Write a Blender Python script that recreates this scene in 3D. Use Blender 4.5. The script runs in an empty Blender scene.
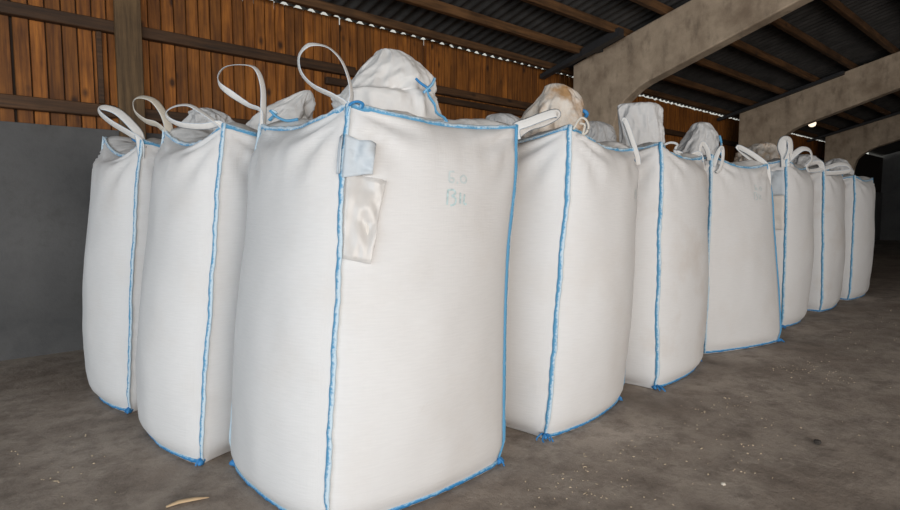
import bpy, math, random
from mathutils import Vector, noise

# ------------------------------------------------------------------ camera, sky, lights, exposure
scene = bpy.context.scene
COL = scene.collection
PI = math.pi
YAW = math.radians(41.0)
PITCH = math.atan2(45.0, 560.0)

cam_data = bpy.data.cameras.new('camera')
cam_data.sensor_width = 36.0
cam_data.lens = 36.0 * 560.0 / 900.0
cam_data.clip_start = 0.05
cam = bpy.data.objects.new('camera', cam_data)
COL.objects.link(cam)
cam.location = (0.0, 0.0, 1.16)
cam.rotation_euler = (PI / 2 - PITCH, 0.0, -YAW)
scene.camera = cam

world = bpy.data.worlds.new('sky')
scene.world = world
world.use_nodes = True
bg = world.node_tree.nodes['Background']
bg.inputs['Color'].default_value = (0.96, 0.97, 0.90, 1)
bg.inputs['Strength'].default_value = 0.75


def area_light(name, loc, target, sx, sy, power, color):
    d = bpy.data.lights.new(name, 'AREA')
    d.shape = 'RECTANGLE'
    d.size, d.size_y = sx, sy
    d.energy = power
    d.color = color
    o = bpy.data.objects.new(name, d)
    COL.objects.link(o)
    o.location = loc
    v = Vector(target) - Vector(loc)
    o.rotation_euler = v.to_track_quat('-Z', 'Y').to_euler()
    return o


# daylight coming in through the open long side behind the camera and through the open gable end
area_light('daylight_long_side', (-1.0, -6.7, 1.75), (2.2, 2.0, 0.9), 9.0, 3.0, 680, (1.0, 0.94, 0.89))
area_light('daylight_gable_end', (-6.6, -1.2, 1.75), (2.0, 2.2, 0.9), 7.0, 3.0, 370, (0.74, 0.87, 1.0))

scene.view_settings.view_transform = 'Standard'
scene.view_settings.look = 'None'
scene.view_settings.gamma = 1.0
scene.view_settings.use_curve_mapping = False
scene.view_settings.exposure = -0.28

# ------------------------------------------------------------------ helpers
RIGHT = Vector((math.cos(YAW), -math.sin(YAW), 0))      # across the aisle view
AWAY = Vector((math.sin(YAW), math.cos(YAW), 0))
UP = Vector((0, 0, 1))


def tag(o, label=None, cat=None, group=None, kind=None):
    if label: o['label'] = label
    if cat: o['category'] = cat
    if group: o['group'] = group
    if kind: o['kind'] = kind
    return o


def empty(name, loc):
    o = bpy.data.objects.new(name, None)
    o.empty_display_size = 0.2
    COL.objects.link(o)
    o.location = loc
    return o


def mesh_obj(name, verts, faces, m, parent=None, smooth=True, uvs=None, loc=None):
    me = bpy.data.meshes.new(name)
    me.from_pydata([tuple(v) for v in verts], [], faces)
    if uvs is not None:
        uvl = me.uv_layers.new(name='UVMap')
        for lp in me.loops:
            uvl.data[lp.index].uv = uvs[lp.vertex_index]
    me.materials.append(m)
    if smooth:
        me.polygons.foreach_set('use_smooth', [True] * len(me.polygons))
    me.update()
    o = bpy.data.objects.new(name, me)
    COL.objects.link(o)
    if parent is not None:
        o.parent = parent
    if loc is not None:
        o.location = loc
    return o


class MB:
    """collects boxes, tubes and ribbons into one mesh"""
    def __init__(self):
        self.v, self.f, self.uv = [], [], []

    def box(self, a, b):
        n = len(self.v)
        x0, y0, z0 = a; x1, y1, z1 = b
        self.v += [Vector(p) for p in ((x0, y0, z0), (x1, y0, z0), (x1, y1, z0), (x0, y1, z0),
                                       (x0, y0, z1), (x1, y0, z1), (x1, y1, z1), (x0, y1, z1))]
        self.f += [tuple(n + i for i in q) for q in ((0, 3, 2, 1), (4, 5, 6, 7), (0, 1, 5, 4),
                                                     (1, 2, 6, 5), (2, 3, 7, 6), (3, 0, 4, 7))]
        self.uv += [(0, 0)] * 8

    def prism(self, poly, x0, x1):
        """poly of (y, z), extruded along x"""
        n = len(self.v); k = len(poly)
        for x in (x0, x1):
            for (y, z) in poly:
                self.v.append(Vector((x, y, z))); self.uv.append((0, 0))
        self.f.append(tuple(n + i for i in range(k)))
        self.f.append(tuple(n + k + i for i in reversed(range(k))))
        for i in range(k):
            j = (i + 1) % k
            self.f.append((n + j, n + i, n + k + i, n + k + j))

    def tube(self, path, rads, ns=8, side=None, flat=1.0, roll=None):
        """swept ellipse; side(i) is the wide direction, flat = thickness / width"""
        n0 = len(self.v); L = len(path)
        acc = 0.0
        for i, p in enumerate(path):
            a = path[max(0, i - 1)]; b = path[min(L - 1, i + 1)]
            t = (b - a).normalized() if (b - a).length > 1e-9 else UP
            if i: acc += (path[i] - path[i - 1]).length
            if side is not None:
                w = side(i) - t * side(i).dot(t)
            else:
                ref = UP if abs(t.z) < 0.9 else RIGHT
                w = ref.cross(t)
            w.normalize()
            h = t.cross(w)
            r = rads(i) if callable(rads) else rads
            for k in range(ns):
                an = 2 * PI * k / ns
                self.v.append(p + w * (r * math.cos(an)) + h * (r * flat * math.sin(an)))
                self.uv.append((math.cos(an), acc))
        for i in range(L - 1):
            for k in range(ns):
                k2 = (k + 1) % ns
                self.f.append((n0 + i * ns + k, n0 + i * ns + k2, n0 + (i + 1) * ns + k2, n0 + (i + 1) * ns + k))
        self.f.append(tuple(n0 + k for k in reversed(range(ns))))
        self.f.append(tuple(n0 + (L - 1) * ns + k for k in range(ns)))

    def build(self, name, m, parent=None, smooth=True):
        return mesh_obj(name, self.v, self.f, m, parent, smooth, self.uv)


def catmull(pts, n):
    """smooth curve through pts (tuples of any length)"""
    P = [Vector(p) if len(p) <= 3 else p for p in pts]
    out = []
    m = len(pts)
    for i in range(m - 1):
        p0 = pts[max(0, i - 1)]; p1 = pts[i]; p2 = pts[i + 1]; p3 = pts[min(m - 1, i + 2)]
        for k in range(n):
            t = k / n
            out.append(tuple(0.5 * (2 * b + (c - a) * t + (2 * a - 5 * b + 4 * c - d) * t * t +
                                    (3 * b - a - 3 * c + d) * t ** 3)
                             for a, b, c, d in zip(p0, p1, p2, p3)))
    out.append(tuple(pts[-1]))
    return out


def smooth01(x):
    x = max(0.0, min(1.0, x))
    return x * x * (3 - 2 * x)


# ------------------------------------------------------------------ materials
def new_mat(name):
    m = bpy.data.materials.new(name)
    m.use_nodes = True
    nt = m.node_tree
    b = nt.nodes['Principled BSDF']
    return m, nt, b


def N(nt, kind, **kw):
    n = nt.nodes.new(kind)
    for k, v in kw.items():
        if k in n.inputs.keys():
            n.inputs[k].default_value = v
        else:
            setattr(n, k, v)
    return n


def ramp(nt, fac, stops):
    r = nt.nodes.new('ShaderNodeValToRGB')
    e = r.color_ramp.elements
    while len(e) < len(stops):
        e.new(0.5)
    for el, (p, c) in zip(e, stops):
        el.position = p
        el.color = (*c, 1)
    nt.links.new(fac, r.inputs['Fac'])
    return r.outputs['Color']


def mixc(nt, fac, a, b, mode='MIX'):
    m = nt.nodes.new('ShaderNodeMix')
    m.data_type = 'RGBA'
    m.blend_type = mode
    for sock, val in ((m.inputs[0], fac), (m.inputs[6], a), (m.inputs[7], b)):
        if hasattr(val, 'is_linked'):
            nt.links.new(val, sock)
        elif isinstance(val, (int, float)):
            sock.default_value = val
        else:
            sock.default_value = (*val, 1)
    return m.outputs[2]


def coords(nt, which='Object', scale=(1, 1, 1), rot=(0, 0, 0)):
    tc = nt.nodes.new('ShaderNodeTexCoord')
    mp = nt.nodes.new('ShaderNodeMapping')
    mp.inputs['Scale'].default_value = scale
    mp.inputs['Rotation'].default_value = rot
    nt.links.new(tc.outputs[which], mp.inputs['Vector'])
    return mp.outputs['Vector']


def tex_noise(nt, vec, scale, detail=4, rough=0.55):
    n = nt.nodes.new('ShaderNodeTexNoise')
    n.inputs['Scale'].default_value = scale
    n.inputs['Detail'].default_value = detail
    n.inputs['Roughness'].default_value = rough
    nt.links.new(vec, n.inputs['Vector'])
    return n.outputs['Fac']


def bump(nt, b, height, strength, dist=0.01, prev=None):
    n = nt.nodes.new('ShaderNodeBump')
    n.inputs['Strength'].default_value = strength
    n.inputs['Distance'].default_value = dist
    nt.links.new(height, n.inputs['Height'])
    if prev is not None:
        nt.links.new(prev, n.inputs['Normal'])
    nt.links.new(n.outputs['Normal'], b.inputs['Normal'])
    return n.outputs['Normal']


def mat_cloth(name, base, dirt, dirt_amt, weave=True, crumple=0.0, rough=0.62, lo=0.50, hi=0.80):
    m, nt, b = new_mat(name)
    ob = coords(nt)
    d = tex_noise(nt, ob, 2.3 if lo > 0.45 else 7.0, 6, 0.62)
    f = ramp(nt, d, [(lo, (0, 0, 0)), (hi, (dirt_amt,) * 3)])
    sp = tex_noise(nt, ob, 9.0, 5, 0.7)
    f2 = ramp(nt, sp, [(0.68, (0, 0, 0)), (0.80, (dirt_amt * 0.9,) * 3)])
    c = mixc(nt, f, base, dirt)
    c = mixc(nt, f2, c, tuple(x * 0.72 for x in dirt))
    prev = None
    if weave:
        uvh = coords(nt, 'UV', (14, 150, 1))
        uvv = coords(nt, 'UV', (150, 10, 1))
        h1 = tex_noise(nt, uvh, 1.0, 2, 0.5)
        h2 = tex_noise(nt, uvv, 1.0, 2, 0.5)
        c = mixc(nt, ramp(nt, h1, [(0.35, (0.0,) * 3), (0.7, (0.16,) * 3)]), c, tuple(x * 0.80 for x in base))
        prev = bump(nt, b, h1, 0.22, 0.004)
        prev = bump(nt, b, h2, 0.14, 0.004, prev)
        wr = tex_noise(nt, coords(nt, 'UV', (5, 11, 1)), 1.0, 3, 0.5)
        prev = bump(nt, b, wr, 0.10, 0.02, prev)
    if crumple:
        v = nt.nodes.new('ShaderNodeTexVoronoi')
        v.feature = 'SMOOTH_F1'
        v.inputs['Scale'].default_value = 11
        w = nt.nodes.new('ShaderNodeVectorMath'); w.operation = 'ADD'
        nn = nt.nodes.new('ShaderNodeTexNoise'); nn.inputs['Scale'].default_value = 2.5; nn.inputs['Detail'].default_value = 1
        nt.links.new(ob, nn.inputs['Vector'])
        nt.links.new(ob, w.inputs[0]); nt.links.new(nn.outputs['Color'], w.inputs[1])
        nt.links.new(w.outputs[0], v.inputs['Vector'])
        prev = bump(nt, b, v.outputs['Distance'], crumple, 0.03, prev)
        prev = bump(nt, b, tex_noise(nt, ob, 22, 2, 0.5), crumple * 0.45, 0.012, prev)
    nt.links.new(c, b.inputs['Base Color'])
    b.inputs['Roughness'].default_value = rough
    b.inputs['Specular IOR Level'].default_value = 0.35
    return m


def mat_seam(name, blue, pale, cut):
    """woven binding: pale band with one saturated blue edge, unevenly stitched"""
    m, nt, b = new_mat(name)
    tc = nt.nodes.new('ShaderNodeTexCoord')
    sx = nt.nodes.new('ShaderNodeSeparateXYZ')
    nt.links.new(tc.outputs['UV'], sx.inputs[0])
    ob = coords(nt)
    n1 = tex_noise(nt, ob, 75, 3, 0.65)
    n2 = tex_noise(nt, ob, 9, 2, 0.5)
    ad = nt.nodes.new('ShaderNodeMath'); ad.operation = 'MULTIPLY_ADD'
    nt.links.new(n1, ad.inputs[0]); ad.inputs[1].default_value = 2.6
    nt.links.new(sx.outputs['X'], ad.inputs[2])
    ad2 = nt.nodes.new('ShaderNodeMath'); ad2.operation = 'MULTIPLY_ADD'
    nt.links.new(n2, ad2.inputs[0]); ad2.inputs[1].default_value = 1.6
    nt.links.new(ad.outputs[0], ad2.inputs[2])
    mr = nt.nodes.new('ShaderNodeMapRange')
    mr.inputs['From Min'].default_value = cut - 0.35
    mr.inputs['From Max'].default_value = cut + 0.35
    nt.links.new(ad2.outputs[0], mr.inputs['Value'])
    c = mixc(nt, mr.outputs[0], blue, pale)
    nt.links.new(c, b.inputs['Base Color'])
    b.inputs['Roughness'].default_value = 0.6
    bump(nt, b, tex_noise(nt, ob, 130, 2, 0.5), 0.5, 0.004)
    return m


def mat_webbing(name, base, edge):
    m, nt, b = new_mat(name)
    uv = nt.nodes.new('ShaderNodeTexCoord')
    sx = nt.nodes.new('ShaderNodeSeparateXYZ')
    nt.links.new(uv.outputs['UV'], sx.inputs[0])
    ab = nt.nodes.new('ShaderNodeMath'); ab.operation = 'ABSOLUTE'
    nt.links.new(sx.outputs['X'], ab.inputs[0])
    f = ramp(nt, ab.outputs[0], [(0.80, (0, 0, 0)), (0.95, (0.55, 0.55, 0.55))])
    nt.links.new(mixc(nt, f, base, edge), b.inputs['Base Color'])
    b.inputs['Roughness'].default_value = 0.6
    bump(nt, b, tex_noise(nt, coords(nt, 'UV', (3, 160, 1)), 1.0, 2, 0.5), 0.4, 0.004)
    return m


def mat_plain(name, color, rough=0.6, metal=0.0, var=0.12, scale=12):
    m, nt, b = new_mat(name)
    n1 = tex_noise(nt, coords(nt), scale, 4, 0.6)
    c = mixc(nt, ramp(nt, n1, [(0.3, (0, 0, 0)), (0.75, (1, 1, 1))]), tuple(x * (1 - var) for x in color),
             tuple(min(1, x * (1 + var)) for x in color))
    nt.links.new(c, b.inputs['Base Color'])
    b.inputs['Roughness'].default_value = rough
    b.inputs['Metallic'].default_value = metal
    return m


def mat_wood(name, dark, light, axis='Z', knots=True, rough=0.7):
    m, nt, b = new_mat(name)
    sc = {'Z': (1, 1, 0.06), 'X': (0.06, 1, 1)}[axis]
    oi = nt.nodes.new('ShaderNodeObjectInfo')
    off = nt.nodes.new('ShaderNodeVectorMath'); off.operation = 'SCALE'
    cmb = nt.nodes.new('ShaderNodeCombineXYZ')
    for s in cmb.inputs: nt.links.new(oi.outputs['Random'], s)
    nt.links.new(cmb.outputs[0], off.inputs[0]); off.inputs['Scale'].default_value = 47.0
    add = nt.nodes.new('ShaderNodeVectorMath')
    nt.links.new(coords(nt, 'Object'), add.inputs[0]); nt.links.new(off.outputs[0], add.inputs[1])
    mp = nt.nodes.new('ShaderNodeMapping'); mp.inputs['Scale'].default_value = sc
    nt.links.new(add.outputs[0], mp.inputs['Vector'])
    g = tex_noise(nt, mp.outputs[0], 38, 5, 0.6)
    c = ramp(nt, g, [(0.30, dark), (0.66, light)])
    # each board its own tone
    tone = ramp(nt, oi.outputs['Random'], [(0.0, (0.62, 0.60, 0.58)), (0.5, (0.95, 0.92, 0.88)), (1.0, (1.18, 1.12, 1.02))])
    c = mixc(nt, 1.0, c, tone, 'MULTIPLY')
    w = tex_noise(nt, add.outputs[0], 2.2, 4, 0.6)
    c = mixc(nt, ramp(nt, w, [(0.45, (0, 0, 0)), (0.75, (0.6,) * 3)]), c, tuple(x * 0.5 for x in dark))
    if knots:
        v = nt.nodes.new('ShaderNodeTexVoronoi')
        v.inputs['Scale'].default_value = 5.0
        mk = nt.nodes.new('ShaderNodeMapping'); mk.inputs['Scale'].default_value = (1, 1, 0.6) if axis == 'Z' else (0.6, 1, 1)
        nt.links.new(add.outputs[0], mk.inputs['Vector']); nt.links.new(mk.outputs[0], v.inputs['Vector'])
        kf = ramp(nt, v.outputs['Distance'], [(0.06, (0.9,) * 3), (0.17, (0, 0, 0))])
        c = mixc(nt, kf, c, tuple(x * 0.25 for x in dark))
    nt.links.new(c, b.inputs['Base Color'])
    b.inputs['Roughness'].default_value = rough
    bump(nt, b, g, 0.35, 0.004)
    return m


def mat_concrete(name, a, c2, stain, scale=1.6, streak=(1, 1, 1)):
    m, nt, b = new_mat(name)
    ob = coords(nt)
    n1 = tex_noise(nt, ob, scale, 8, 0.65)
    c = ramp(nt, n1, [(0.30, a), (0.70, c2)])
    n2 = tex_noise(nt, coords(nt, 'Object', streak), 3.2, 6, 0.7)
    c = mixc(nt, ramp(nt, n2, [(0.52, (0, 0, 0)), (0.75, (0.75,) * 3)]), c, stain)
    nt.links.new(c, b.inputs['Base Color'])
    b.inputs['Roughness'].default_value = 0.88
    n3 = tex_noise(nt, ob, 30, 6, 0.7)
    bump(nt, b, n3, 0.35, 0.01)
    return m


def mat_floor():
    m, nt, b = new_mat('dirty_concrete_floor')
    ob = coords(nt)
    n1 = tex_noise(nt, ob, 0.9, 8, 0.66)
    c = ramp(nt, n1, [(0.34, (0.27, 0.212, 0.168)), (0.52, (0.43, 0.36, 0.30)), (0.70, (0.56, 0.48, 0.41))])
    n2 = tex_noise(nt, ob, 5.5, 7, 0.72)
    c = mixc(nt, ramp(nt, n2, [(0.44, (0, 0, 0)), (0.66, (0.8,) * 3)]), c, (0.20, 0.16, 0.13))
    n3 = tex_noise(nt, ob, 42, 5, 0.72)
    c = mixc(nt, ramp(nt, n3, [(0.60, (0, 0, 0)), (0.74, (0.55,) * 3)]), c, (0.58, 0.48, 0.37))
    n4 = tex_noise(nt, ob, 70, 4, 0.7)
    c = mixc(nt, ramp(nt, n4, [(0.60, (0, 0, 0)), (0.74, (0.6,) * 3)]), c, (0.13, 0.105, 0.085))
    nt.links.new(c, b.inputs['Base Color'])
    b.inputs['Roughness'].default_value = 0.86
    p = bump(nt, b, n2, 0.5, 0.03)
    bump(nt, b, n3, 0.45, 0.008, p)
    return m


def mat_plastic():
    m, nt, b = new_mat('clear_pouch_plastic')
    b.inputs['Base Color'].default_value = (0.86, 0.83, 0.80, 1)
    b.inputs['Roughness'].default_value = 0.22
    b.inputs['Specular IOR Level'].default_value = 0.6
    b.inputs['Alpha'].default_value = 0.5
    return m


WHITE = (0.78, 0.768, 0.757)
M = {
    'bag': mat_cloth('woven_white_cloth', WHITE, (0.60, 0.50, 0.40), 0.22),
    'bag_stained': mat_cloth('woven_white_cloth_stained', WHITE, (0.50, 0.38, 0.27), 0.42),
    'top': mat_cloth('thin_white_cloth', (0.74, 0.725, 0.705), (0.52, 0.42, 0.33), 0.35, True, 0.25),
    'spout': mat_cloth('crumpled_white_cloth', (0.70, 0.685, 0.665), (0.50, 0.42, 0.34), 0.35, False, 0.28),
    'spout_grey': mat_cloth('crumpled_grey_cloth', (0.62, 0.615, 0.61), (0.44, 0.39, 0.34), 0.35, False, 0.28),
    'spout_tan': mat_cloth('crumpled_tan_cloth', (0.66, 0.60, 0.53), (0.42, 0.25, 0.12), 1.0, False, 0.28, 0.62, 0.42, 0.62),
    'seam': mat_seam('blue_white_seam', (0.11, 0.36, 0.60), (0.58, 0.72, 0.81), 2.35),
    'seam_blue': mat_seam('blue_seam', (0.028, 0.23, 0.53), (0.28, 0.52, 0.71), 2.5),
    'seam_pale': mat_seam('pale_blue_seam', (0.13, 0.38, 0.62), (0.62, 0.74, 0.82), 2.1),
    'web': mat_webbing('loop_webbing', (0.76, 0.74, 0.71), (0.25, 0.45, 0.66)),
    'web_cream': mat_webbing('loop_webbing_cream', (0.68, 0.62, 0.52), (0.45, 0.50, 0.55)),
    'cord': mat_plain('blue_cord', (0.04, 0.24, 0.55), 0.6),
    'label': mat_cloth('blue_grey_label_cloth', (0.60, 0.65, 0.69), (0.45, 0.50, 0.55), 0.4, True, 0.0),
    'pouch': mat_plastic(),
    'paper': mat_plain('cream_paper', (0.76, 0.71, 0.65), 0.8, 0, 0.05),
    'ink': mat_plain('faded_teal_marker', (0.58, 0.71, 0.72), 0.8, 0, 0.25, 60),
    'ink_faint': mat_plain('very_faded_teal_marker', (0.66, 0.72, 0.72), 0.8, 0, 0.12, 60),
    'floor': mat_floor(),
    'plank': mat_wood('orange_brown_plank', (0.11, 0.032, 0.004), (0.43, 0.158, 0.024), 'Z'),
    'post': mat_wood('weathered_post', (0.075, 0.045, 0.02), (0.20, 0.125, 0.058), 'Z'),
    'rail': mat_wood('dark_rail_wood', (0.035, 0.017, 0.007), (0.12, 0.058, 0.024), 'X'),
    'purlin': mat_wood('purlin_wood', (0.055, 0.026, 0.009), (0.185, 0.092, 0.036), 'X'),
    'plinth': mat_concrete('grey_plinth_concrete', (0.075, 0.075, 0.076), (0.15, 0.148, 0.146), (0.06, 0.058, 0.055)),
    'frame': mat_concrete('tan_frame_concrete', (0.28, 0.205, 0.14), (0.64, 0.505, 0.365), (0.15, 0.112, 0.08), 2.2, (2.0, 2.0, 0.8)),
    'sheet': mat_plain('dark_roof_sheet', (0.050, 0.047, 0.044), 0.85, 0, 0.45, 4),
    'steel': mat_plain('dark_steel', (0.045, 0.045, 0.047), 0.55, 0.3),
    'backing': mat_plain('dark_light_stop', (0.03, 0.02, 0.014), 0.9),
    'straw': mat_plain('grain_straw', (0.66, 0.53, 0.37), 0.8, 0, 0.4, 9),
    'sliver': mat_plain('pale_wood', (0.62, 0.44, 0.26), 0.7),
    'stone': mat_plain('dark_stone', (0.05, 0.042, 0.036), 0.9, 0, 0.3),
    'stone_pale': mat_plain('pale_crumb', (0.72, 0.66, 0.56), 0.8),
    'black': mat_plain('black_cable', (0.02, 0.02, 0.02), 0.6),
}
mb_, nt_, b_ = new_mat('lit_bulb')
b_.inputs['Base Color'].default_value = (1, 0.9, 0.75, 1)
b_.inputs['Emission Color'].default_value = (1.0, 0.82, 0.62, 1)
b_.inputs['Emission Strength'].default_value = 1.6
M['bulb'] = mb_

# ------------------------------------------------------------------ the barn
WY = 5.5                                   # inner line of the long back wall
X0, X1 = -7.0, 27.0
RZ, RY, SL = 3.23, 5.05, 0.26              # rafter top line: z = RZ + SL * (RY - y)
RIDGE = -1.0


def rafter_top(y):
    return RZ + SL * (RY - y)


m = MB(); m.box((X0 - 6, -16, -0.3), (X1 + 1, 7.5, 0.0))
tag(m.build('floor', M['floor'], None, False), 'dusty brown-grey concrete floor strewn with grain crumbs', 'floor', kind='structure')

# back wall: dark backing added to stop light leaks, individual upright planks, rails and a post
m = MB(); m.box((X0, WY + 0.03, 1.80), (X1, WY + 0.05, 3.17))
wall = tag(m.build('wall_back', M['backing'], None, False), 'orange-brown timber wall of upright knotty planks behind the bags', 'wall', kind='structure')
rnd = random.Random(5)
PW = 0.105
pm = []
for k in range(4):
    q = MB(); w = PW - 0.005
    dz = (0.0, 0.006, -0.004, 0.003)[k]
    q.box((0.0, 0.0, 0.0), (w, 0.022, 1.395 + dz))
    # chamfered edges give every board its own joint
    for i in (0, 4): q.v[i].x += 0.004
    for i in (1, 5): q.v[i].x -= 0.004
    pm.append(q)
plank_mesh = []
for k in range(4):
    me = bpy.data.meshes.new('plank')
    me.from_pydata([tuple(v) for v in pm[k].v], [], pm[k].f)
    me.materials.append(M['plank'])
    plank_mesh.append(me)
x = -2.6
i = 0
while x < 8.6:
    o = bpy.data.objects.new('plank', plank_mesh[rnd.randrange(4)])
    COL.objects.link(o); o.parent = wall
    o.location = (x, WY + rnd.uniform(-0.004, 0.006), 1.835)
    x += PW if rnd.random() > 0.04 else PW + 0.012
    i += 1
q = MB()
xx = x
while xx < 20.0:
    d = rnd.uniform(-0.004, 0.006)
    q.box((xx, WY + d, 1.835), (xx + PW - 0.006, WY + 0.022 + d, 3.20 + rnd.uniform(-0.01, 0.012)))
    xx += PW
tag(q.build('distant_planks', M['plank'], wall, False), kind='stuff')


def bar(name, a, b, mt, parent):
    mm = MB(); mm.box(a, b)
    o = mm.build(name, mt, parent, False)
    bv = o.modifiers.new('edge', 'BEVEL'); bv.width = 0.006; bv.segments = 1
    return o


bar('rail', (X0, WY - 0.075, 2.625), (3.35, WY - 0.001, 2.72), M['rail'], wall)
bar('rail', (3.36, WY - 0.075, 2.60), (9.5, WY - 0.001, 2.695), M['rail'], wall)
bar('rail', (9.51, WY - 0.075, 2.60), (20.0, WY - 0.001, 2.695), M['rail'], wall)
bar('rail', (3.0, WY - 0.055, 2.50), (9.2, WY - 0.002, 2.575), M['rail'], wall)
bar('rail', (X0, WY - 0.08, 1.93), (1.02, WY - 0.001, 2.03), M['rail'], wall)
bar('rail', (1.23, WY - 0.08, 1.93), (20.0, WY - 0.001, 2.03), M['rail'], wall)
bar('post', (1.03, WY - 0.14, 0.0), (1.225, WY - 0.081, 3.22), M['post'], wall)
bar('post', (0.905, WY - 0.06, 2.035), (0.945, WY - 0.002, 2.62), M['rail'], wall)
m = MB(); m.box((X0, WY - 0.03, 0.0), (X1, WY + 0.22, 1.83))
tag(m.build('wall_plinth', M['plinth'], None, False), 'grey concrete plinth under the timber wall', 'wall', kind='structure')

# far gable
m = MB(); m.box((X1, -7.5, 0.0), (X1 + 0.2, WY + 0.5, 4.9))
tag(m.build('wall_right', M['plinth'], None, False), 'dark far gable wall at the end of the barn', 'wall', kind='structure')

m = MB(); m.box((4.0, -7.4, 0.0), (X1, -7.2, 3.4))  # unseen wall, added and sized to keep daylight off the far bays
tag(m.build('wall_front_light_block', M['plinth'], None, False), 'unseen long side wall behind the camera, added to darken the far bays', 'wall', kind='structure')

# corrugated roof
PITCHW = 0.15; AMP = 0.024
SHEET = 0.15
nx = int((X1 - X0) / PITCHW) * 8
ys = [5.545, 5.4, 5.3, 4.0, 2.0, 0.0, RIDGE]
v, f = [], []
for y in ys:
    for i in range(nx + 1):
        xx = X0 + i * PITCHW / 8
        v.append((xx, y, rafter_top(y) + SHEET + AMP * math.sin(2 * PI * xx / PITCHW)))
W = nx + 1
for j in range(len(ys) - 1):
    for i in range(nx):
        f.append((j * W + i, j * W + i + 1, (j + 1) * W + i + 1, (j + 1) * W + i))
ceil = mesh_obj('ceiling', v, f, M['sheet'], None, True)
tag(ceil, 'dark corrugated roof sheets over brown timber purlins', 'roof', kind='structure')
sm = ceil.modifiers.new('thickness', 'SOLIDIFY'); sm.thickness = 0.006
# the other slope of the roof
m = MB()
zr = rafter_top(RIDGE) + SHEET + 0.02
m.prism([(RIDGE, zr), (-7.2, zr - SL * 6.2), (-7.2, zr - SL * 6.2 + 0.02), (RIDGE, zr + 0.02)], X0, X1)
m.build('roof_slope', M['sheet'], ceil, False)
# purlins
cut = 6.9
for n_, y in enumerate([5.30, 4.80, 4.24, 3.68, 3.10, 2.50, 1.90, 1.30, 0.70, 0.10, -0.5]):
    zt = rafter_top(y) + SHEET - AMP - 0.006
    hgt = 0.115
    if n_ == 0: hgt = 0.098
    bar('purlin', (X0, y - 0.035, zt - hgt), (cut, y + 0.035, zt - 0.012), M['purlin'], ceil)
    bar('purlin', (cut + 0.02, y - 0.035, zt - hgt), (cut + 11.4, y + 0.035, zt - 0.012), M['purlin'], ceil)

# concrete portal frames across the barn
frame_labels = ['large tan concrete portal frame with haunch rising over the middle bags',
                'second smaller-looking concrete portal frame further down the barn',
                'farthest concrete portal frame seen beyond the hanging lamp']
for k, fx in enumerate((6.73, 12.45, 18.17)):
    t = empty('concrete_frame', (fx, 4.7, 0))
    tag(t, frame_labels[k], 'concrete frame', 'concrete portal frames along the barn')
    poly = [(0.35, 0.0), (0.35, RZ)]
    poly.append((RIDGE - 4.7, rafter_top(RIDGE)))
    poly.append((RIDGE - 4.7, rafter_top(RIDGE) - 0.50))
    poly += [(2.16 - 4.7, 3.35), (3.90 - 4.7, 2.80), (4.02 - 4.7, 2.745), (4.20 - 4.7, 2.62), (4.29 - 4.7, 2.52),
             (4.35 - 4.7, 2.32), (4.40 - 4.7, 1.8), (4.45 - 4.7, 0.0)]
    mm = MB(); mm.prism(poly, 0.0, 0.20)
    o = mm.build('frame_body', M['frame'], t, False)
    bv = o.modifiers.new('edge', 'BEVEL'); bv.width = 0.018; bv.segments = 2; bv.limit_method = 'ANGLE'; bv.angle_limit = math.radians(40)
    # steel angle lying along the top edge, reaching out to the wall
    mm = MB()
    ya, yb = 5.46, (4.15 if k == 0 else 3.2)
    xs0, xs1 = (-0.24, -0.14) if k == 0 else (-0.10, -0.004)
    yc = 4.72
    if k == 0:
        mm.prism([(ya - 4.7, rafter_top(ya) - 0.045), (ya - 4.7, rafter_top(ya) + 0.015), (yc - 4.7, rafter_top(yc) + 0.015), (yc - 4.7, rafter_top(yc) - 0.055)], xs0, xs1)
        mm.prism([(yc - 4.7, rafter_top(yc) - 0.07), (yc - 4.7, rafter_top(yc) + 0.03), (yb - 4.7, rafter_top(yb) + 0.03), (yb - 4.7, rafter_top(yb) - 0.07)], xs0 - 0.02, xs1)
        mm.box((xs1 - 0.02, -0.15, rafter_top(4.55) - 0.05), (0.01, -0.05, rafter_top(4.55) + 0.0))
    else:
        mm.prism([(ya - 4.7, rafter_top(ya) - 0.06), (ya - 4.7, rafter_top(ya) + 0.0), (yb - 4.7, rafter_top(yb) + 0.0), (yb - 4.7, rafter_top(yb) - 0.06)], xs0, xs1)
    mm.build('steel_angle', M['steel'], t, False)

# hanging lamp far down the barn
lamp = empty('hanging_lamp', (14.1, 4.18, 3.05))
tag(lamp, 'small lit bulb hanging from the roof beyond the second concrete frame', 'lamp')
mm = MB(); mm.tube([Vector((0, 0, 0.16)), Vector((0, 0, 0.62))], 0.008, 6); mm.build('cable', M['black'], lamp)
mm = MB(); mm.tube([Vector((0, 0, 0.07)), Vector((0, 0, 0.10)), Vector((0, 0, 0.17))], lambda i: (0.045, 0.045, 0.02)[i], 12); mm.build('socket', M['black'], lamp)
prof = [(0.0, -0.085), (0.035, -0.078), (0.065, -0.055), (0.078, -0.015), (0.068, 0.025), (0.045, 0.06), (0.03, 0.08)]
v, f = [], []
for (r, z) in prof:
    for k in range(16):
        v.append((r * math.cos(2 * PI * k / 16), r * math.sin(2 * PI * k / 16), z))
for j in range(len(prof) - 1):
    for k in range(16):
        f.append((j * 16 + k, j * 16 + (k + 1) % 16, (j + 1) * 16 + (k + 1) % 16, (j + 1) * 16 + k))
mesh_obj('bulb', v, f, M['bulb'], lamp)


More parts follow.
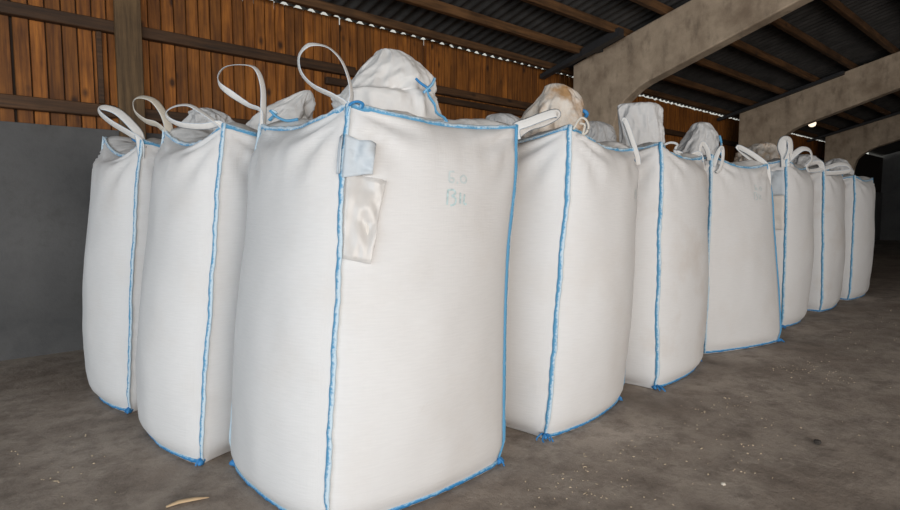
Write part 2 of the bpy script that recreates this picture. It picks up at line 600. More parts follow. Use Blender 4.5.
# ------------------------------------------------------------------ big bags
class Bag:
    """bottom / top: corners FL, FR, BR, BL; bulge per side front, right, back, left"""
    NS, NT = 22, 46

    def __init__(self, bottom, top, bulge, label, seed=1, dip=(0.05,) * 4, peak=0.4, cloth='bag', dome=0.07, r0=0.40, tuck=0.03, mid=None, under=(), group='white bulk bags standing in rows'):
        self.b = [Vector((p[0], p[1], 0.004)) for p in bottom]
        self.t = [Vector(p) for p in top]
        self.bulge, self.dip, self.peak, self.seed, self.dome, self.r0, self.tuck = bulge, dip, peak, seed, dome, r0, tuck
        self.mid = mid or {}
        self.under = under
        self.org = sum(self.b, Vector()) / 4
        self.org.z = 0
        self.root = empty('bulk_bag', self.org)
        tag(self.root, label, 'bulk bag', group)
        self.cloth = cloth
        self.so = Vector((seed * 7.3, seed * 3.1, seed * 1.7))
        self.cb = sum(self.b, Vector()) / 4
        self.ct = sum(self.t, Vector()) / 4
        self.make_body()
        self.make_top()
        self.make_seams()

    def prof(self, t):
        up = 0.66 + 0.34 * math.sin(PI / 2 * min(1.0, t / self.peak))
        u = max(0.0, (t - 0.80) / 0.20)
        dn = (1.0 - 0.20 * smooth01((t - 0.45) / 0.45)) * (0.04 + 0.96 * math.sqrt(max(0.0, 1 - u ** 2.3)))
        return up * dn

    def corner(self, k, t):
        p = self.b[k].lerp(self.t[k], t)
        c = self.cb.lerp(self.ct, t)
        out = (p - c); out.z = 0; out.normalize()
        tan = Vector((-out.y, out.x, 0))
        # rounded foot, slightly swollen waist, pinched shoulder
        p = p + out * (-self.tuck * (1 - smooth01(t / 0.09)) ** 1.5 + 0.012 * math.sin(PI * t) + 0.012 * smooth01((t - 0.62) / 0.22) * (1 - smooth01((t - 0.84) / 0.16)))
        mx, my = self.mid.get(k, (0, 0))
        p = p + Vector((mx, my, 0)) * math.sin(PI * t)
        wv = 0.009 * noise.noise(self.so + Vector((k * 5.1, 0, t * 3.5))) + 0.005 * noise.noise(self.so + Vector((k * 9.1, 3, t * 11)))
        return p + tan * wv

    def P(self, side, fr, t):
        a = self.corner(side, t); b = self.corner((side + 1) % 4, t)
        p = a.lerp(b, fr)
        e = (b - a); e.z = 0
        n = Vector((e.y, -e.x, 0)).normalized()
        w = (4 * fr * (1 - fr)) ** 0.78
        foot = 1 - smooth01(t / 0.07)
        d = self.bulge[side] * self.prof(t) * w
        # folds
        q = self.so + Vector((side * 3.7 + fr * 1.2, side * 1.3, t * 1.7))
        d += w * (0.014 * noise.noise(q * 1.6) + 0.006 * noise.noise(q * 4.5))
        crease = noise.noise(self.so + Vector((side * 4.0 + fr * 2.0, 5.0, t * 26)))
        d += 0.0045 * crease * smooth01(1 - abs(t - 0.12) / 0.22) * (1 - foot)
        gat = smooth01((t - 0.80) / 0.12)
        if gat > 0: d += gat * min(1, w * 2) * (0.010 * noise.noise(self.so + Vector((side * 5 + fr * 13, t * 2.5 + fr * 2, 4))) + 0.005 * noise.noise(self.so + Vector((side * 5 + fr * 30, t * 4, 8))))
        edge = min(fr, 1 - fr)
        kk = side if fr < 0.5 else (side + 1) % 4
        # tension folds fanning out of the top corners
        dx = edge * e.length; dz = (1 - t) * 1.5
        rr = math.hypot(dx, dz)
        if rr < 0.55 and edge > 0.002:
            an = math.atan2(dx, dz)
            d += 0.013 * math.sin(an * 11 + kk * 2.1 + self.seed) * math.exp(-((rr - 0.16) / 0.15) ** 2) * min(1, edge * 12)
        p = p + n * d
        p.z += -self.dip[side] * 4 * fr * (1 - fr) * smooth01((t - 0.86) / 0.14) ** 1.6
        if t < 0.06:
            p = p - n * (0.030 * foot * foot * w)
            if side in self.under: p = p - n * (0.028 * foot ** 2.5 * min(1.0, w * 1.6))
        return p

    def nrm(self, side, fr, t):
        h = 0.01
        a = self.P(side, max(0, fr - h), t); b = self.P(side, min(1, fr + h), t)
        c = self.P(side, fr, max(0, t - h)); d = self.P(side, fr, min(1, t + h))
        return (b - a).cross(d - c).normalized()

    def make_body(self):
        v, f, uv = [], [], []
        NS, NT = self.NS, self.NT
        R = 4 * NS
        ts = [0, .006, .014, .026, .042] + [0.06 + (0.90 - 0.06) * i / (NT - 9) for i in range(NT - 8)] + [.915, .93, .945, .958, .97, .98, .988, .994, .998, 1.0]
        for t in ts:
            for s in range(4):
                for k in range(NS):
                    fr = k / NS
                    p = self.P(s, fr, t) - self.org
                    v.append(p); uv.append(((s + fr) * 0.9, t * 1.55))
        for j in range(len(ts) - 1):
            for i in range(R):
                i2 = (i + 1) % R
                f.append((j * R + i, j * R + i2, (j + 1) * R + i2, (j + 1) * R + i))
        f.append(tuple(reversed(range(R))))
        mesh_obj('body', v, f, M[self.cloth], self.root, True, uv)

    def make_top(self):
        NS = self.NS; R = 4 * NS
        rim = []
        for s in range(4):
            for k in range(NS):
                rim.append(self.P(s, k / NS, 1.0))
        c = sum(rim, Vector()) / R
        self.tc = c + Vector((0, 0, self.dome))
        v, f, uv = [], [], []
        rings = 14
        for j in range(rings + 1):
            q = j / rings
            for i, p in enumerate(rim):
                an = 2 * PI * i / R
                rr = 1 - q
                pp = c + (p - c) * rr
                # square rim to round spout base
                z = p.z * (1 - smooth01(q * 1.6)) + c.z * smooth01(q * 1.6) + self.dome * (1 - rr ** 1.7)
                z += 0.045 * math.sin(PI * min(1, q * 2.2)) * 0.6
                cre = noise.noise(self.so + Vector((an * 3.2, q * 2, 1))) * 0.026 + noise.noise(self.so + Vector((an * 9, q * 3, 7))) * 0.010
                z += cre * math.sin(PI * min(1, q * 1.3 + 0.0)) if 0 < q else 0
                v.append(Vector((pp.x, pp.y, z)) - self.org); uv.append((pp.x, pp.y))
        for j in range(rings):
            for i in range(R):
                i2 = (i + 1) % R
                f.append((j * R + i, j * R + i2, (j + 1) * R + i2, (j + 1) * R + i))
        mesh_obj('top_panel', v, f, M['top'], self.root, True, uv)

    def make_seams(self):
        for k in range(4):
            n = 70
            path, outs = [], []
            for i in range(n + 1):
                t = i / n
                p = self.corner(k, t)
                c = self.cb.lerp(self.ct, t)
                out = p - c; out.z = 0; out.normalize()
                tan = Vector((-out.y, out.x, 0))
                wob = 0.0012 * math.sin(i * 1.9 + k) + 0.0018 * noise.noise(self.so + Vector((0, k * 3.3, i * 0.45)))
                path.append(p + out * 0.004 + tan * wob - self.org)
                outs.append((tan + out * 0.5).normalized())
            path[-1].z += 0.012
            path[0].z = max(path[0].z, 0.012)
            m = MB()
            m.tube(path, lambda i: 0.0130 + 0.003 * noise.noise(self.so + Vector((i * 0.5, k, 2))) if i > 4 else 0.009, 8, lambda i: outs[i], 0.55)
            m.build('corner_seam', M['seam'], self.root)
        for s in range(4):
            n = 44
            path = []
            for i in range(n + 1):
                p = self.P(s, i / n, 1.0)
                p.z += 0.004 + 0.004 * noise.noise(self.so + Vector((i * 0.5, s, 5)))
                path.append(p - self.org)
            m = MB(); m.tube(path, lambda i: 0.0125 + 0.004 * noise.noise(self.so + Vector((i * 0.45, s, 9))), 7, lambda i: UP, 0.7)
            m.build('top_seam', M['seam_pale'] if s % 2 else M['seam'], self.root)
            path = []
            for i in range(n + 1):
                fr = i / n
                a = self.b[s]; b = self.b[(s + 1) % 4]
                e = b - a; nn = Vector((e.y, -e.x, 0)).normalized()
                p = self.P(s, fr, 0.008) + nn * 0.003
                if s in self.under: p = p - nn * (0.03 * min(1.0, 12 * fr * (1 - fr)))
                p.z = 0.0145 + 0.004 * (1 + noise.noise(self.so + Vector((i * 0.6, s, 3))))
                path.append(p - self.org)
            m = MB(); m.tube(path, lambda i: 0.009 + 0.003 * noise.noise(self.so + Vector((i * 0.5, s, 6))), 7, lambda i: UP, 0.6)
            m.build('bottom_seam', M['seam_blue'], self.root)

    # ---- add-ons
    def loop(self, k, unit, pts, width=0.026, mat='web', twist=(0.5,), base=None, start=None):
        """lifting loop sewn to corner k; pts in (right, up, away) * unit from the corner"""
        c = self.t[k] if start is None else start
        ctrl = [(c + RIGHT * (p[0] * unit) + UP * (p[1] * unit) + AWAY * ((p[2] if len(p) > 2 else 0) * unit)) - self.org for p in pts]
        path = [Vector(p) for p in catmull([tuple(p) for p in ctrl], 9)]
        n = len(path)

        def side(i):
            u = i / (n - 1) * (len(twist) - 1)
            j = min(int(u), len(twist) - 2) if len(twist) > 1 else 0
            a = twist[0] if len(twist) == 1 else twist[j] + (twist[j + 1] - twist[j]) * (u - j)
            t = (path[min(n - 1, i + 1)] - path[max(0, i - 1)]).normalized()
            inp = t.cross(AWAY)
            return AWAY * math.cos(a) + inp * math.sin(a)
        m = MB(); m.tube(path, width, 8, side, 0.11)
        return m.build('lifting_loop', M[mat], self.root)

    def spout(self, unit, rings, base=(0, 0), amp=0.10, folds=7, mat='spout', seed=0, squash=0.85, lift=0.0):
        """gathered filling spout; rings (right centre, up, half width) * unit, from the middle of the top"""
        o0 = self.tc + RIGHT * base[0] + AWAY * base[1] + UP * lift
        R = catmull([tuple(r) if len(r) == 4 else (*r, 0.0) for r in rings], 9)
        NC = 132
        v, f = [], []
        so = self.so + Vector((seed, 2, 3))
        nr = len(R)
        for j, (cx, cz, hw, cy) in enumerate(R):
            for i in range(NC):
                an = 2 * PI * i / NC
                ca, sa = math.cos(an), math.sin(an)
                h = j / (nr - 1)
                fold = amp * (0.55 * math.sin(folds * an + 2.2 * noise.noise(so + Vector((0, 0, h * 3)))) * smooth01(h * 1.8)
                              + 1.3 * noise.noise(so + Vector((ca * 1.5, sa * 1.5, h * 2.5))))
                cr = 0.18 - abs(noise.noise(so + Vector((ca * 2.3 + h * 1.3, sa * 2.3, h * 3.6))))
                fold += 2.4 * amp * cr + 1.1 * amp * (0.18 - abs(noise.noise(so + Vector((ca * 5.2 - h * 2.5, sa * 5.2 + h, h * 5.5 + 3)))))
                fold *= min(1.0, 0.35 + h * 2.0)
                rr = max(0.004, hw * (1 + fold))
                p = o0 + RIGHT * ((cx + ca * rr) * unit) + AWAY * ((cy + sa * rr * squash) * unit)
                p += UP * ((cz + 0.35 * hw * amp * noise.noise(so + Vector((ca * 2, sa * 2, h * 3 + 9)))) * unit)
                v.append(p - self.org)
        for j in range(nr - 1):
            for i in range(NC):
                i2 = (i + 1) % NC
                f.append((j * NC + i, j * NC + i2, (j + 1) * NC + i2, (j + 1) * NC + i))
        v.append(sum((v[(nr - 1) * NC + i] for i in range(NC)), Vector()) / NC)
        for i in range(NC):
            f.append(((nr - 1) * NC + i, (nr - 1) * NC + (i + 1) % NC, len(v) - 1))
        return mesh_obj('spout', v, f, M[mat], self.root)

    def cord(self, unit, pts, base=(0, 0), r=0.008, mat='cord', name='tie_cord', start=None, flat=1.0):
        o0 = (self.tc + RIGHT * base[0] + AWAY * base[1]) if start is None else start
        ctrl = [tuple(o0 + RIGHT * (p[0] * unit) + UP * (p[1] * unit) + AWAY * (p[2] * unit) - self.org) for p in pts]
        path = [Vector(p) for p in catmull(ctrl, 6)]
        m = MB(); m.tube(path, r, 6, None, flat)
        return m.build(name, M[mat], self.root)

    def tails(self, k, seed, n=3, spread=0.05):
        """blue thread ends where the bottom seams meet"""
        rr = random.Random(seed)
        c = self.corner(k, 0.0)
        out = c - self.cb; out.z = 0; out.normalize()
        m = MB()
        for i in range(n):
            a = math.atan2(out.y, out.x) + rr.uniform(-0.9, 0.9)
            L = spread * rr.uniform(0.6, 1.2)
            d = Vector((math.cos(a), math.sin(a), 0))
            p0 = c + UP * 0.02
            pts = [p0, p0 + d * L * 0.4 + UP * 0.012, p0 + d * L * 0.8 + Vector((rr.uniform(-.01, .01), rr.uniform(-.01, .01), -0.004)), p0 + d * L - UP * 0.013]
            path = [Vector(p) - self.org for p in catmull([tuple(p) for p in pts], 5)]
            m.tube(path, 0.0042, 5)
        # knot
        m.tube([c + out * 0.0 + UP * 0.008 - self.org, c + out * 0.016 + UP * 0.02 - self.org, c + out * 0.03 + UP * 0.012 - self.org], lambda i: (0.012, 0.015, 0.007)[i], 7)
        m.build('thread_tail', M['cord'], self.root)

    def patch(self, name, side, quad, off, mat, wr=0.004, n=14, seed=0, thick=0.0015):
        """cloth or film lying on a side; quad of (fr, t): top-left, top-right, bottom-right, bottom-left"""
        v, f, uv = [], [], []
        for j in range(n + 1):
            for i in range(n + 1):
                a, b = i / n, j / n
                fr = (quad[0][0] * (1 - a) + quad[1][0] * a) * (1 - b) + (quad[3][0] * (1 - a) + quad[2][0] * a) * b
                t = (quad[0][1] * (1 - a) + quad[1][1] * a) * (1 - b) + (quad[3][1] * (1 - a) + quad[2][1] * a) * b
                p = self.P(side, fr, t); nn = self.nrm(side, min(0.985, max(0.03, fr)), t)
                q = Vector((a * 3.5 + seed, b * 4.5, seed))
                h = off + wr * (noise.noise(q) + 0.5 * abs(noise.noise(q * 2.3))) * (0.4 + a) + 0.010 * a * a
                v.append(p + nn * h - self.org); uv.append((fr, t * 1.55))
        for j in range(n):
            for i in range(n):
                k = j * (n + 1) + i
                f.append((k, k + n + 1, k + n + 2, k + 1))
        o = mesh_obj(name, v, f, M[mat], self.root, True, uv)
        s = o.modifiers.new('thickness', 'SOLIDIFY'); s.thickness = thick; s.offset = 1
        return o

    def writing(self, side, strokes, w, mat='ink'):
        m = MB()
        for st in strokes:
            pts = catmull([(a, b, 0) for a, b in st], 6) if len(st) > 2 else [(*st[0], 0), (*st[1], 0)]
            path, ns = [], []
            for (a, b, _) in pts:
                nn = self.nrm(side, a, b)
                path.append(self.P(side, a, b) + nn * 0.0034 - self.org); ns.append(nn)
            n0 = len(m.v)
            for i, p in enumerate(path):
                t = (path[min(len(path) - 1, i + 1)] - path[max(0, i - 1)]).normalized()
                s = ns[i].cross(t).normalized() * w
                m.v += [p - s, p + s]; m.uv += [(0, 0), (1, 0)]
            for i in range(len(path) - 1):
                m.f.append((n0 + 2 * i, n0 + 2 * i + 1, n0 + 2 * i + 3, n0 + 2 * i + 2))
        return m.build('marker_writing', M[mat], self.root)


# --- the big bag in front
A = Bag([(0.925, 1.735), (1.80, 1.70), (1.80, 2.40), (0.855, 2.50)],
        [(1.125, 1.885, 1.555), (1.995, 1.82, 1.548), (1.97, 2.56, 1.55), (1.085, 2.60, 1.55)],
        (0.125, 0.10, 0.02, 0.13), 'large white bulk bag in front, nearest the camera, with document pouch on its corner',
        3, (0.035, 0.04, 0.04, 0.05), 0.4, dome=0.055, mid={1: (-0.05, 0.0)})
A.spout(0.00464, [(4, -12, 54), (3, 2, 54), (2, 12, 53), (1, 18, 51), (2, 21, 48), (5, 30, 44), (7, 39, 38), (8, 49, 29), (7, 58, 19), (4, 63, 11), (1, 64, 4)],
        base=(-0.01, -0.03), lift=0.02, amp=0.10, folds=5, mat='spout', seed=2, squash=0.8)
A.cord(0.00464, [(31, 31, -42), (35, 27, -43), (41, 23, -42), (44, 20, -40)], base=(0.0, -0.03), r=0.006, mat='seam_blue')
A.cord(0.00464, [(48, 33, -33), (46, 27, -38), (42, 22, -42), (38, 18, -43)], base=(0.0, -0.03), r=0.007, mat='seam_blue')
A.cord(0.00464, [(41, 23, -42), (43, 15, -42), (48, 8, -38), (50, 1, -36), (57, -3, -30), (61, -9, -24), (68, -10, -18)], base=(0.0, -0.03), r=0.010, mat='seam', flat=0.5)
A.loop(0, 0.00384, [(-2, -12, 0), (-2, 0, 0), (-14, 9, 1), (-34, 19, 2), (-46, 32, 3), (-48, 46, 2), (-42, 55, 0), (-33, 58, -2), (-18, 55, -3), (-6, 44, -2), (1, 28, -1), (4, 12, 0), (2, 0, 0), (0, -12, 0)],
       width=0.018, twist=(1.2, 0.5, 0.35, 0.5, 0.8, 0.25, 0.2, 0.3, 0.7))
A.cord(0.00384, [(0, -18, -3), (0, -8, -4), (3, 0, -4), (9, 3, -3), (14, 2, 0), (13, -2, 3)], start=A.t[0], r=0.009, name='loop_binding', flat=0.6, mat='seam_blue')
A.loop(1, 0.0041, [(0, -14, -1), (0, 0, 0), (14, 6, 0), (32, 13, 2), (45, 17, 4), (47, 15, 8), (34, 8, 9), (16, 2, 7), (2, -8, 4)], width=0.024, twist=(1.3, 1.2, 1.1, 0.9))
A.loop(3, 0.0051, [(0, -2, 0), (0, 14, 0), (-12, 20, 2), (-26, 29, 2), (-37, 38, 0), (-37, 47, -2), (-28, 54, -3), (-10, 55, -2), (-2, 50, 0), (2, 36, 1), (2, 18, 1), (1, -2, 0)],
       width=0.018, twist=(0.7, 0.5, 1.1, 0.3, 0.25, 0.4, 0.5, 0.7))
A.cord(0.0045, [(0, 0, 0), (8, 6, -6), (4, 8, -8), (10, 2, -9), (20, -2, -10), (32, -1, -12)], start=A.t[3].lerp(A.t[0], 0.12) + UP * 0.02, r=0.011, name='frayed_seam_end', mat='seam', flat=0.6)
A.tails(1, 4); A.tails(3, 9, 2, 0.03)
A.patch('document_pouch', 0, [(0.012, 0.835), (0.165, 0.815), (0.115, 0.615), (0.010, 0.63)], 0.011, 'pouch', 0.014, 16, 4)
A.patch('pouch_paper', 0, [(0.02, 0.80), (0.135, 0.785), (0.105, 0.625), (0.02, 0.635)], 0.003, 'paper', 0.001, 8, 4)
A.patch('fabric_label', 0, [(-0.0, 0.925), (0.105, 0.90), (0.112, 0.83), (-0.0, 0.82)], 0.016, 'label', 0.012, 14, 7)
A.patch('fabric_label', 3, [(0.98, 0.92), (1.0, 0.925), (1.0, 0.83), (0.985, 0.83)], 0.010, 'label', 0.004, 6, 1)


def scribble(fx, ty, sx, sy, shapes):
    return [[(fx + a * sx, ty + b * sy) for a, b in s] for s in shapes]


big_B11 = [[(0, 0), (0.02, 1)], [(0, 1), (0.30, 1.02), (0.42, 0.8), (0.22, 0.6)], [(0.22, 0.6), (0.45, 0.45), (0.42, 0.08), (0.18, -0.05)],
           [(0.72, 0.1), (0.70, 0.85)], [(0.95, 0.75), (0.93, 0.2), (1.02, 0.05), (1.1, 0.12)]]
small_B0 = [[(0.02, 1.0), (0.0, 0.1)], [(0.02, 1.0), (0.28, 1.02)], [(0.0, 0.1), (0.22, 0.02), (0.26, 0.35), (0.03, 0.45)], [(0.5, 0.1), (0.46, -0.1)],
            [(0.85, 0.75), (0.68, 0.5), (0.72, 0.1), (0.95, 0.05), (1.02, 0.45), (0.85, 0.75)]]
A.writing(0, scribble(0.47, 0.760, 0.105, 0.038, big_B11), 0.0042)
A.writing(0, scribble(0.475, 0.818, 0.10, 0.028, small_B0), 0.0040, 'ink_faint')

# --- the two bags behind it along the left end
B = Bag([(0.75, 2.575), (1.60, 2.665), (1.55, 3.42), (0.70, 3.36)],
        [(0.945, 2.705, 1.552), (1.80, 2.78, 1.55), (1.75, 3.46, 1.57), (0.865, 3.38, 1.588)],
        (0.02, 0.03, 0.04, 0.15), 'white bulk bag tucked directly behind the left side of the nearest bag',
        11, (0.05, 0.04, 0.04, 0.085), 0.3, dome=0.06, under=(0,))
B.spout(0.0056, [(-2, -8, 34), (2, 2, 33), (6, 12, 28), (14, 22, 22), (22, 30, 15), (28, 36, 8), (31, 39, 3)], base=(0.06, -0.10), lift=0.0, amp=0.12, folds=5, mat='spout', seed=4, squash=0.6)
B.loop(0, 0.0050, [(-2, -8, 0), (-2, 2, 0), (-20, 0, 3), (-42, 2, 6), (-55, 8, 8), (-57, 14, 8), (-48, 19, 6), (-34, 20, 4), (-22, 14, 2), (-10, 6, 0), (0, -2, 0), (0, -10, 0)],
       width=0.017, twist=(0.8, 0.9, 0.6, 0.5, 0.4, 0.8), mat='web')
B.loop(3, 0.0058, [(2, -18, 0), (2, -4, 0), (-6, 6, -1), (-18, 10, 1), (-28, 18, 2), (-30, 26, 2), (-26, 31, 0), (-18, 32, -1), (-8, 28, -1), (0, 16, 0), (4, 2, 0), (4, -18, 0)],
       width=0.026, mat='web_cream', twist=(1.0, 0.6, 0.5, 0.5, 0.5, 0.9))
B.tails(0, 3, 2, 0.035)

C = Bag([(0.65, 3.53), (1.45, 3.60), (1.44, 4.32), (0.63, 4.28)],
        [(0.80, 3.63, 1.55), (1.62, 3.70, 1.55), (1.60, 4.36, 1.58), (0.74, 4.36, 1.635)],
        (0.03, 0.04, 0.08, 0.15), 'leftmost white bulk bag, third back from the nearest bag, beside the timber wall',
        17, (0.05, 0.05, 0.04, 0.10), 0.3, dome=0.05, under=(0,))
C.spout(0.0066, [(0, -8, 24), (0, 2, 24), (1, 12, 22), (0, 19, 17), (-2, 24, 10), (-2, 26, 4)], base=(0.13, -0.05), lift=0.07, amp=0.16, folds=6, mat='spout_grey', seed=6, squash=0.7)
C.loop(0, 0.0066, [(0, -14, 0), (0, 0, 0), (-9, 7, -1), (-24, 16, -1), (-34, 24, 0), (-36, 29, 1), (-31, 30, 2), (-20, 26, 2), (-8, 15, 1), (-1, 5, 0), (1, -14, 0)],
       width=0.026, twist=(1.0, 0.8, 0.7, 0.9, 1.0))
C.cord(0.0066, [(-4, 2, 4), (-7, 6, 5), (-10, 4, 6), (-6, 1, 6)], start=C.t[0], r=0.012, name='loop_binding')
C.tails(0, 12, 2, 0.03)

# --- front row going right
E_ = Bag([(2.155, 1.74), (2.97, 1.825), (2.95, 2.62), (2.12, 2.55)],
         [(2.275, 1.715, 1.563), (3.02, 1.815, 1.515), (3.02, 2.58, 1.53), (2.22, 2.50, 1.55)],
         (0.135, 0.11, 0.08, 0.13), 'white bulk bag just right of the nearest bag, topped by a tan-stained spout',
         23, (0.045, 0.04, 0.04, 0.05), 0.45, dome=0.05, under=(3,))
E_.spout(0.0059, [(-2, -10, 33), (-1, 0, 33), (1, 10, 31), (3, 22, 27), (5, 33, 21), (4, 42, 15), (2, 47, 9), (1, 49, 3)], base=(0.02, -0.08), lift=0.03, amp=0.12, folds=5, mat='spout_tan', seed=3, squash=0.8)
E_.cord(0.0059, [(26, 28, -6), (29, 26, -8), (31, 24, -7), (30, 22, -5)], base=(0.02, -0.08), r=0.012)
E_.cord(0.0052, [(2, -2, -2), (8, 8, -3), (14, 6, -3), (16, -2, -3), (11, -7, -2), (13, 2, -1), (8, 4, 0)], start=E_.t[0], r=0.006, mat='web_cream', name='tie_string')
E_.loop(1, 0.0066, [(2, -14, -7), (1, -6, -6), (-2, 6, -3), (-7, 22, 0), (-9, 27, 2), (-8, 22, 4), (-3, 6, 1), (1, -6, -5)], width=0.015, twist=(1.3, 1.2, 1.1, 1.3))
E_.tails(0, 6, 4, 0.06); E_.tails(1, 8, 2, 0.03)
E_.writing(0, scribble(0.70, 0.80, 0.08, 0.03, big_B11), 0.003, 'ink_faint')

F_ = Bag([(3.30, 1.785), (4.20, 1.915), (4.12, 2.70), (3.26, 2.60)],
         [(3.28, 1.79, 1.566), (4.13, 1.93, 1.545), (4.10, 2.66, 1.55), (3.24, 2.56, 1.55)],
         (0.13, 0.09, 0.08, 0.14), 'white bulk bag with a tall square-topped spout and scuffed foot in the front row',
         31, (0.05, 0.05, 0.04, 0.03), 0.4, cloth='bag_stained', dome=0.05, under=(3,))
F_.spout(0.0074, [(2, -12, 22), (1, 0, 21), (0, 10, 21), (-1, 20, 21), (-2, 30, 21), (-2, 37, 20), (-2, 40, 17), (-2, 41, 8), (-2, 40.5, 2)], base=(0.05, -0.05), lift=0.04, amp=0.10, folds=4, mat='spout_grey', seed=5, squash=0.55)
F_.cord(0.0074, [(18, 6, -8), (24, 8, -8), (30, 6, -9), (27, 0, -10), (32, -4, -10), (36, -8, -10)], base=(0.06, -0.05), r=0.009, mat='web')
F_.loop(1, 0.0074, [(0, -4, 0), (-4, 4, 0), (-16, 0, -2), (-26, 4, -3), (-30, -2, -4), (-22, -6, -4), (-10, -6, -3), (-2, -8, 0)], width=0.024, twist=(0.7, 0.9, 1.1, 0.6))
F_.tails(0, 15, 5, 0.07); F_.tails(1, 16, 2, 0.04)

G = Bag([(4.43, 1.99), (5.37, 1.745), (5.52, 2.58), (4.56, 2.78)],
        [(4.36, 1.96, 1.572), (5.20, 1.865, 1.543), (5.40, 2.56, 1.55), (4.48, 2.72, 1.55)],
        (0.085, 0.05, 0.08, 0.09), 'white bulk bag in the front row turned a little, blue seam framing its foot',
        41, (0.055, 0.04, 0.04, 0.05), 0.4, dome=0.05, under=(3,))
G.spout(0.0088, [(0, -10, 22), (0, 2, 21), (2, 12, 19), (5, 22, 16), (6, 30, 12), (5, 36, 8), (4, 38, 2)], base=(-0.07, -0.05), amp=0.12, folds=5, mat='spout_grey', seed=9, squash=0.8)
G.cord(0.0088, [(19, 24, -8), (20, 16, -10), (16, 10, -16), (18, 2, -17), (14, -6, -18)], base=(-0.07, -0.05), r=0.010, mat='seam')
G.loop(0, 0.0080, [(-2, -4, 0), (-5, 6, -1), (-10, 12, -2), (-12, 4, -2), (-9, -6, -2), (-7, -14, -2), (-4, -8, -1)], width=0.018, twist=(0.9, 1.1, 0.9))
G.loop(0, 0.0080, [(2, -10, 0), (5, 2, -1), (9, 8, -2), (10, -2, -2), (8, -12, -2), (5, -16, -1)], width=0.018, twist=(0.9, 1.2, 0.9))
G.loop(1, 0.0088, [(2, -22, -1), (1, -8, -1), (-1, 0, 0), (-12, 9, 1), (-24, 16, 2), (-27, 17, 4), (-20, 11, 5), (-4, -2, 3)], width=0.022, twist=(1.2, 1.1, 1.0))
G.tails(1, 21, 3, 0.05)
G.writing(0, scribble(0.56, 0.80, 0.12, 0.035, big_B11), 0.004, 'ink_faint')
G.writing(0, scribble(0.60, 0.85, 0.10, 0.025, small_B0), 0.004, 'ink_faint')

H = Bag([(6.00, 1.945), (6.83, 2.02), (6.80, 2.80), (5.96, 2.74)],
        [(5.80, 1.92, 1.622), (6.72, 2.02, 1.60), (6.68, 2.76, 1.60), (5.82, 2.70, 1.60)],
        (0.14, 0.10, 0.08, 0.08), 'white bulk bag with a worn document pouch between blue seams, far along the front row',
        47, (0.05, 0.04, 0.04, 0.04), 0.45, dome=0.05)
H.spout(0.0108, [(0, -10, 20), (0, 2, 20), (2, 9, 19), (3, 15, 15), (4, 19, 9), (5, 21, 2)], base=(0.0, -0.05), amp=0.16, folds=5, mat='spout_tan', seed=8, squash=0.8)
H.loop(0, 0.0104, [(0, -6, 0), (-1, 4, 0), (-4, 12, 0), (-2, 18, 0), (2, 17, -1), (3, 8, -1), (1, 0, 0)], width=0.04, twist=(1.2, 1.1, 1.2))
H.loop(0, 0.0104, [(0, -2, 0), (8, 6, 0), (14, 10, -1), (20, 8, -2), (22, 0, -2), (18, -6, -2), (20, -10, -2)], width=0.03, twist=(0.9, 0.9, 0.8, 0.9))
H.tails(0, 33, 3, 0.05)
H.patch('document_pouch', 3, [(0.70, 0.80), (0.985, 0.80), (0.98, 0.60), (0.80, 0.60)], 0.010, 'paper', 0.010, 12, 6)
H.patch('fabric_label', 3, [(0.62, 0.955), (0.99, 0.945), (0.99, 0.80), (0.66, 0.81)], 0.012, 'label', 0.006, 10, 8)

I_ = Bag([(7.27, 1.97), (8.10, 2.02), (8.08, 2.80), (7.24, 2.76)],
         [(7.06, 1.97, 1.62), (7.95, 2.02, 1.60), (7.92, 2.74, 1.60), (7.08, 2.70, 1.60)],
         (0.11, 0.08, 0.08, 0.06), 'white bulk bag far right, just beyond the bag with the worn pouch',
         53, (0.05, 0.04, 0.04, 0.04), 0.45, cloth='bag_stained', dome=0.05)
I_.spout(0.0125, [(0, -10, 16), (0, 2, 16), (1, 8, 14), (1, 13, 9), (1, 15, 3)], base=(0.06, 0.0), amp=0.16, folds=5, mat='spout_grey', seed=8)
I_.loop(0, 0.0120, [(0, -4, 0), (-3, 4, 0), (-12, 3, 0), (-17, -1, 0), (-10, -3, -1), (4, 0, 0), (14, 3, 0), (22, 2, 0), (24, -3, -1), (12, -5, -1), (2, -5, 0)], width=0.03, twist=(0.9, 0.8, 0.9, 0.9))

J_ = Bag([(8.50, 2.00), (9.33, 2.00), (9.33, 2.80), (8.50, 2.80)],
         [(8.42, 2.0, 1.58), (9.26, 2.0, 1.58), (9.24, 2.74, 1.57), (8.42, 2.74, 1.57)],
         (0.11, 0.08, 0.08, 0.06), 'white bulk bag at the far right end of the front row',
         59, (0.05, 0.04, 0.04, 0.04), 0.45, dome=0.05)
J_.spout(0.0125, [(0, -10, 16), (0, 2, 16), (1, 8, 14), (1, 16, 10), (1, 20, 3)], base=(0.06, 0.0), amp=0.16, folds=5, mat='spout_grey', seed=3)

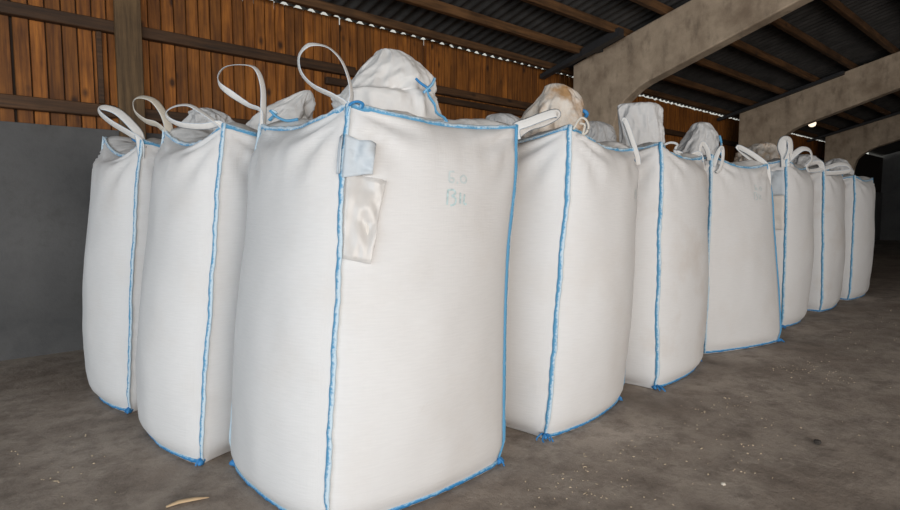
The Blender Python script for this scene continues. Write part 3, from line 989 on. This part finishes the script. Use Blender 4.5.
# --- second row: only spouts show above the front bags
row2 = [((3.28, 2.98), 'spout_grey', 'white bulk bag in the second row, grey spout peeping beside the tan spout', 61),
        ((4.45, 3.12), 'spout_grey', 'white bulk bag in second row, spout before the large concrete frame', 67)]
for (bx, by), sm_, lab, sd in row2:
    K = Bag([(bx, by), (bx + 0.82, by), (bx + 0.82, by + 0.8), (bx, by + 0.8)],
            [(bx + 0.02, by + 0.03, 1.58), (bx + 0.80, by + 0.03, 1.58), (bx + 0.80, by + 0.77, 1.58), (bx + 0.02, by + 0.77, 1.58)],
            (0.08, 0.08, 0.08, 0.08), lab, sd, dome=0.06)
    K.spout(0.0095, [(0, -10, 21), (0, 2, 21), (1, 10, 20), (1, 18, 19), (0, 26, 17), (-2, 31, 11), (-2, 33, 3)], base=(-0.10 if sd == 61 else 0.14, 0), lift=0.08 if sd == 61 else 0.15, amp=0.14, folds=5, mat=sm_, seed=sd, squash=0.8)

# ------------------------------------------------------------------ small things on the floor
rnd = random.Random(11)
m = MB()
for i in range(420):
    px = rnd.uniform(0.2, 8.5); py = rnd.uniform(0.55, 2.2) if rnd.random() < 0.8 else rnd.uniform(-0.2, 0.6)
    if rnd.random() < 0.15:
        px = rnd.uniform(0.1, 0.45); py = rnd.uniform(1.6, 3.4)
    if rnd.random() < 0.35:
        ce = [(1.9, 1.25), (2.6, 1.1), (3.3, 1.45), (2.1, 1.5), (4.6, 1.3)][rnd.randrange(5)]
        px = rnd.gauss(ce[0], 0.22); py = rnd.gauss(ce[1], 0.13)
    if py > 1.5 and px > 0.45: py = 1.55 - rnd.random() * 0.5
    a = rnd.uniform(0, PI); L = rnd.uniform(0.002, 0.006); r = rnd.uniform(0.0015, 0.0032)
    if rnd.random() < 0.06: L *= 2.2
    d = Vector((math.cos(a), math.sin(a), 0)) * L
    c = Vector((px, py, r * 0.8))
    m.tube([c - d, c, c + d], lambda k: (r * 0.5, r, r * 0.45)[k], 5)
tag(m.build('spilled_grain', M['straw'], None), 'loose grain crumbs and straw bits scattered over the floor', 'grain', kind='stuff')


def pebble(name, loc, r, mat, label, cat, seed, stretch=1.0):
    v, f = [], []
    for j in range(7):
        th = PI * j / 6
        for k in range(10):
            an = 2 * PI * k / 10
            d = Vector((math.sin(th) * math.cos(an) * stretch, math.sin(th) * math.sin(an), math.cos(th) * 0.6))
            v.append(d * r * (1 + 0.3 * noise.noise(d * 1.8 + Vector((seed, 0, 0)))))
    for j in range(6):
        for k in range(10):
            f.append((j * 10 + k, (j + 1) * 10 + k, (j + 1) * 10 + (k + 1) % 10, j * 10 + (k + 1) % 10))
    zmin = min(p.z for p in v)
    tag(mesh_obj(name, v, f, mat, None, False, None, (loc[0], loc[1], -zmin)), label, cat)


m = MB()
sl = [Vector((-0.075, 0, 0.006)), Vector((-0.03, 0.006, 0.011)), Vector((0.03, 0.002, 0.009)), Vector((0.08, -0.004, 0.004))]
m.tube(sl, lambda i: (0.006, 0.013, 0.012, 0.003)[i], 7, lambda i: Vector((0, 1, 0)), 0.5)
o = tag(m.build('wood_sliver', M['sliver'], None), 'pale wood sliver lying on the floor left of the nearest bag', 'wood sliver')
o.location = (0.615, 2.297, 0); o.rotation_euler = (0, 0, math.radians(-10))
pebble('dark_stone', (3.15, 0.84), 0.018, M['stone'], 'dark pebble on bare floor near the right edge', 'stone', 3, 1.3)
pebble('pale_crumb', (2.37, 0.965), 0.010, M['stone_pale'], 'largest pale crumb on the open floor right of the nearest bag', 'crumb', 5)
